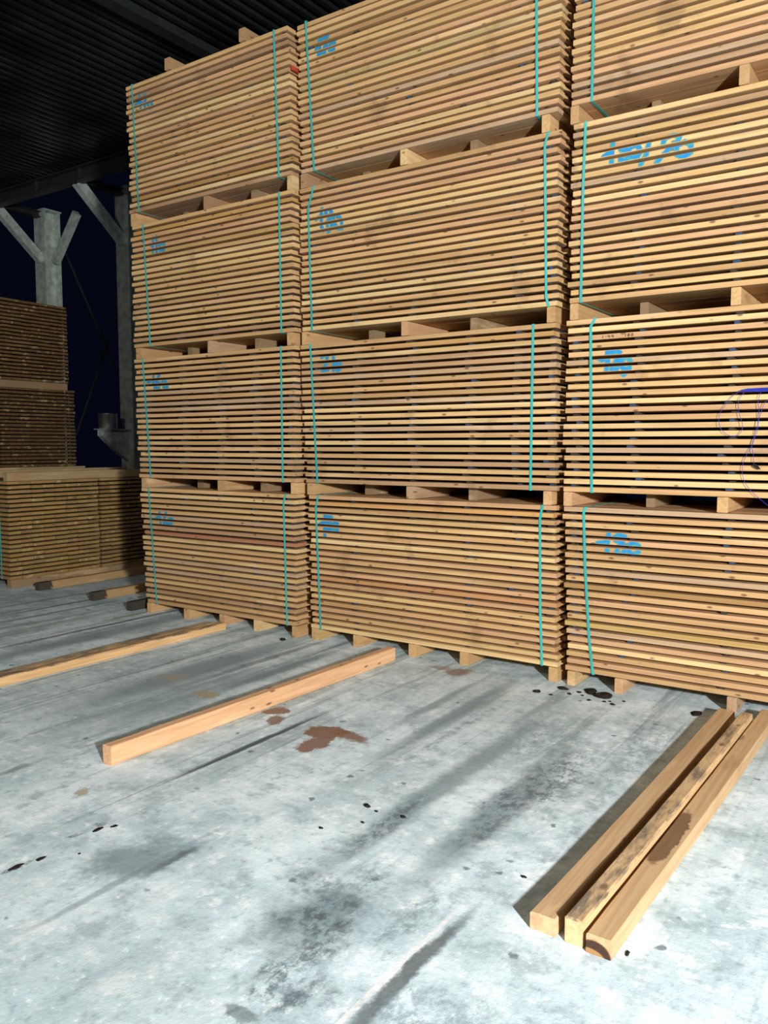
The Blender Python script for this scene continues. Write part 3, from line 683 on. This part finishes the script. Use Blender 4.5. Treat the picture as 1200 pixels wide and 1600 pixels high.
# ------------------------------------------------------------------ far stacks at the left, seen on their board ends
FAR_SHADE_TINT = (0.66, 0.66, 0.50)  # shade on the far stacks is put into their board colour
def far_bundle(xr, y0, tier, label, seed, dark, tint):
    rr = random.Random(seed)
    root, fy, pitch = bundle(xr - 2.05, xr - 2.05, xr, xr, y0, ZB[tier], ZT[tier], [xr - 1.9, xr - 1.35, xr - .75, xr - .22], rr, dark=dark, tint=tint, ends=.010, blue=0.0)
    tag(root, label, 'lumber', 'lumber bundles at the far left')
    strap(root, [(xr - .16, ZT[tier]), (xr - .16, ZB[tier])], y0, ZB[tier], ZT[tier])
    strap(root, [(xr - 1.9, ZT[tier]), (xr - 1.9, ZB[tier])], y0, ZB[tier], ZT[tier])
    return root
far_bundle(-8.50, 5.05, 0, 'low grey-brown bundle at far left, nearer of the two on floor bearers', 501, .85, FAR_SHADE_TINT)
far_bundle(-8.52, 6.27, 0, 'low grey-brown bundle half hidden behind the left tall stack', 502, .78, FAR_SHADE_TINT)
far_bundle(-10.72, 6.27, 0, 'dark bundle hidden at the bottom of the far dark stack', 503, .25, FAR_SHADE_TINT)  # low dark factor paints the unlit far stack's shade into its boards
far_bundle(-10.66, 6.27, 1, 'dark brown bundle in the middle of the far dark stack', 504, .22, FAR_SHADE_TINT)
far_bundle(-10.76, 6.25, 2, 'dark brown bundle on top of the far dark stack by the column', 505, .26, FAR_SHADE_TINT)

DARKW = (0.30, 0.21, 0.12)
for k, (bx, lab) in enumerate(((-8.54, 'right edge bearer'), (-9.5, 'middle bearer'), (-10.45, 'left edge bearer'))):
    bearer(bx, 5.06, 0.0, .075, .0965, 2.38, DARKW, lab + ' under the low grey-brown bundles on the floor', 'bearers of the far stacks', seed=800 + k)
    bearer(bx, 5.06, ZT[0] + .0035, .075, .0965, 2.36, (0.40, 0.30, 0.16), lab + ' lying on top of the low grey-brown bundles', 'bearers of the far stacks', seed=810 + k)
for tr, nm in ((0, 'on the floor under'), (1, 'below the middle bundle of'), (2, 'below the top bundle of')):
    for k, dx in enumerate((-.10, -1.0, -1.95)):
        z0 = 0.0 if tr == 0 else ZT[tr - 1] + .0035
        bearer(-10.72 + dx, 6.28, z0, .075, ZB[tr] - z0 - .0035, 1.14, DARKW, ('right', 'middle', 'left')[k] + f' bearer {nm} the far dark stack', 'bearers of the far stacks', seed=830 + tr * 3 + k)

# bearers lying ready on the floor between the far stack and the tall stacks
for k, (bx, y, ln, lab) in enumerate(((-8.16, 5.16, 2.3, 'dark-ended loose timber on floor along the low far-left bundles'),
                                      (-7.16, 5.13, 2.3, 'dark-ended loose timber on floor midway between far-left bundles and left tall stack'),
                                      (-6.42, 5.02, 2.3, 'short visible black timber end on floor beside the left tall stack'))):
    bearer(bx, y, 0.0, .075, .088, ln, (0.44, 0.29, 0.14), lab, 'loose timbers on the floor', END_BLACK if k == 2 else END_DARK, 850 + k)

# ------------------------------------------------------------------ loose squared timbers on the concrete in front
def timber(pts, wn, wf, ht, col, mat, label, seed):
    """pts: (left x, y) of near and far end; wn/wf widths"""
    (xa, ya), (xb, yb) = pts
    rr = random.Random(seed); seg = 14; v = []; f = []; c = .005
    for k in range(seg + 1):
        u = k / seg; x = xa + (xb - xa) * u + math.sin(u * 3.1) * .004; y = ya + (yb - ya) * u; wd = wn + (wf - wn) * u
        j = lambda s: rr.uniform(-s, s)
        h = ht + j(.0012)
        v += [(x + c + j(.001), y, 0), (x + wd - c, y, 0), (x + wd + j(.001), y, c), (x + wd + j(.001), y, h - c), (x + wd - c, y, h), (x + c, y, h), (x + j(.001), y, h - c), (x, y, c)]
    v = [(a - xa, b - ya, z) for a, b, z in v]
    for k in range(seg):
        for q in range(8):
            f.append((k * 8 + q, k * 8 + 8 + q, k * 8 + 8 + (q + 1) % 8, k * 8 + (q + 1) % 8))
    f.append(tuple(range(8))); f.append(tuple(range(seg * 8 + 7, seg * 8 - 1, -1)))
    f = [tuple(reversed(q)) for q in f[:-2]] + f[-2:]
    o = link('squared_timber', mesh('squared_timber', v, f, [mat]), None, (xa, ya, 0), col)
    return tag(o, label, 'timber', 'loose timbers on the floor')
timber(((-5.178, 2.1), (-5.142, 4.97)), .083, .083, .062, (0.70, 0.45, 0.22), GRIMY_LOW, 'right of two long timbers lying side by side before the left tall stack, bright side', 21)
timber(((-5.256, 2.2), (-5.238, 4.93)), .072, .090, .060, (0.56, 0.40, 0.24), GRIMY_LOW, 'left of two long timbers lying side by side before the left tall stack, dirty top', 26)
timber(((-3.412, 2.485), (-3.345, 4.95)), .064, .066, .10, (0.72, 0.43, 0.24), WOOD_Y, 'single upright squared timber alone on the concrete before the middle stack', 22)
timber(((-1.052, 2.40), (-1.005, 4.96)), .092, .09, .060, (0.55, 0.37, 0.21), WOOD_Y, 'flat pale timber, leftmost of three lying together at right', 23)
timber(((-0.928, 2.395), (-0.865, 4.86)), .062, .064, .09, (0.68, 0.47, 0.25), GRIMY_TOP, 'tall grimy timber in the middle of three lying together at right', 24)
timber(((-0.853, 2.382), (-0.79, 5.06)), .084, .09, .066, (0.56, 0.38, 0.21), WOOD_STAIN, 'timber with dark wet stain, rightmost of three lying together', 25)

# ------------------------------------------------------------------ blue twine hanging from the right stack
def twine():
    t = empty('baling_twine', (-0.87, 5.06, 1.92))
    o_ = Vector(t.location); yy = 5.07
    def smooth(pts):
        out = []
        P = [pts[0]] + pts + [pts[-1]]
        for i in range(1, len(P) - 2):
            for k in range(5):
                u = k / 5
                out.append(tuple(.5 * (2 * P[i][d] + (-P[i - 1][d] + P[i + 1][d]) * u + (2 * P[i - 1][d] - 5 * P[i][d] + 4 * P[i + 1][d] - P[i + 2][d]) * u * u + (-P[i - 1][d] + 3 * P[i][d] - 3 * P[i + 1][d] + P[i + 2][d]) * u ** 3) for d in (0, 1)))
        out.append(tuple(pts[-1])); return out
    for s in TWINE_PTS:
        m = MB(); m.tube([Vector((x, yy, z)) - o_ for x, z in smooth(s)], .0014, 5); m.build('loop', TWINE, t)
    m = MB(); rr = random.Random(5)
    for k in range(9):
        a = rr.uniform(-.006, .006); b = rr.uniform(-.006, .008)
        m.tube([Vector((x, yy + .004 + b, z + a * e)) - o_ for x, z, e in ((-.965, 1.915, 0), (-.93, 1.917, 1), (-.88, 1.917, 1.2), (-.82, 1.917, 1.4), (-.70, 1.915, 1.2), (-.60, 1.912, 1), (-.5, 1.91, .3))], .004, 5)
    m.build('strand_bunch', TWINE, t)
    m = MB(); m.tube([Vector(q) - o_ for q in ((-.885, yy, 1.495), (-.872, yy - .004, 1.484), (-.858, yy - .002, 1.473), (-.845, yy, 1.462))], [.003, .009, .008, .002], 6)
    q = m.build('knot', BARK, t); q['label'] = 'dark knotted end'
    tag(t, 'tangled blue baling twine hanging in loops on the right tall stack', 'twine')
twine()

# ------------------------------------------------------------------ bark crumbs on the concrete
def chip(x, y, r, seed, label, group, sy=1.0, hh=.4):
    rr = random.Random(seed); n = 9; v = []; f = []
    ang = rr.uniform(0, 6)
    rad = [r * rr.uniform(.6, 1.15) for _ in range(n)]
    for lvl, (s, z) in enumerate(((.9, 0), (1, .35), (.62, .9))):
        for k in range(n):
            a = ang + 2 * math.pi * k / n
            v.append((rad[k] * s * math.cos(a), rad[k] * s * math.sin(a) * sy, z * r * hh * rr.uniform(.8, 1.2) if lvl else 0))
    v.append((0, 0, r * hh))
    for l in range(2):
        for k in range(n):
            f.append((l * n + k, l * n + (k + 1) % n, (l + 1) * n + (k + 1) % n, (l + 1) * n + k))
    for k in range(n): f.append((2 * n + k, 2 * n + (k + 1) % n, 3 * n))
    f.append(tuple(range(n - 1, -1, -1)))
    o = link('bark_chip', mesh('bark_chip', v, f, [BARK]), None, (x, y, 0))
    return tag(o, label, 'bark', group)
g1 = 'bark crumbs in front of the right stacks'
for k, (x, y, r, l, s) in enumerate(((-1.80, 5.02, .055, 'larger left of two big dark bark lumps by the right stack bearers', 1.0), (-1.70, 4.98, .065, 'larger right of two big dark bark lumps by the right stack bearers', .9),
        (-2.10, 4.83, .034, 'round dark bark piece before the right bearer of the middle stack', .9), (-1.975, 4.985, .042, 'flat dark bark piece in the gap between middle and right stacks', .7), (-1.99, 4.82, .020, 'small dark bark piece left of the gap between middle and right stacks', .8))):
    chip(x, y, r, 40 + k, l, g1, s, .35)
for k, (x, y) in enumerate(((-1.82, 4.92), (-1.66, 4.875), (-1.60, 4.85), (-1.63, 4.90), (-1.90, 4.90), (-1.86, 4.97), (-1.56, 4.95), (-1.75, 4.85))):
    chip(x, y, .012 + .003 * (k % 3), 60 + k, 'tiny dark bark crumb on concrete before the right tall stack', 'tiny bark crumbs before the right stack', .8, .5)
chip(-1.13, 4.96, .03, 80, 'flat dark bark flake beside the far end of the three timbers', None, 2.0, .3)
chip(-4.398, 4.96, .026, 81, 'single dark bark lump on concrete before the left tall stack', None, 1.0, .7)
for k, (x, y, r, l) in enumerate(((-2.03, 2.84, .020, 'largest of the dark crumbs in the middle of the floor'), (-1.965, 2.82, .010, 'tiny crumb just right of the largest mid-floor crumb'),
        (-1.84, 2.84, .014, 'rightmost dark crumb of the mid-floor group'), (-1.955, 2.70, .012, 'dark crumb just below the largest mid-floor crumb'), (-2.07, 2.56, .012, 'lowest and leftmost dark crumb of the mid-floor group'))):
    chip(x, y, r, 90 + k, l, 'crumbs in the middle of the floor', .8, .5)
chip(-1.203, 2.683, .012, 97, 'dark crumb beside the shadow of the three timbers', None, .7, .5)
chip(-0.741, 2.449, .009, 98, 'dark crumb right of the near end of the stained timber', None, 2.0, .5)
for k, (x, y, r, sy, l) in enumerate(((-2.83, 1.66, .016, 2.6, 'long dark flake at the very left edge of the floor'), (-2.81, 1.75, .014, 2.0, 'dark flake next to the long flake at the left edge'),
        (-2.83, 2.03, .014, 2.2, 'lower of two dark flakes below the end of the single timber'), (-2.80, 2.085, .012, 1.6, 'upper of two dark flakes below the end of the single timber'), (-2.72, 1.86, .008, 1.0, 'tiny round dark crumb between the two pairs of flakes at left'))):
    chip(x, y, r, 110 + k, l, 'dark flakes at the left', sy, .2)
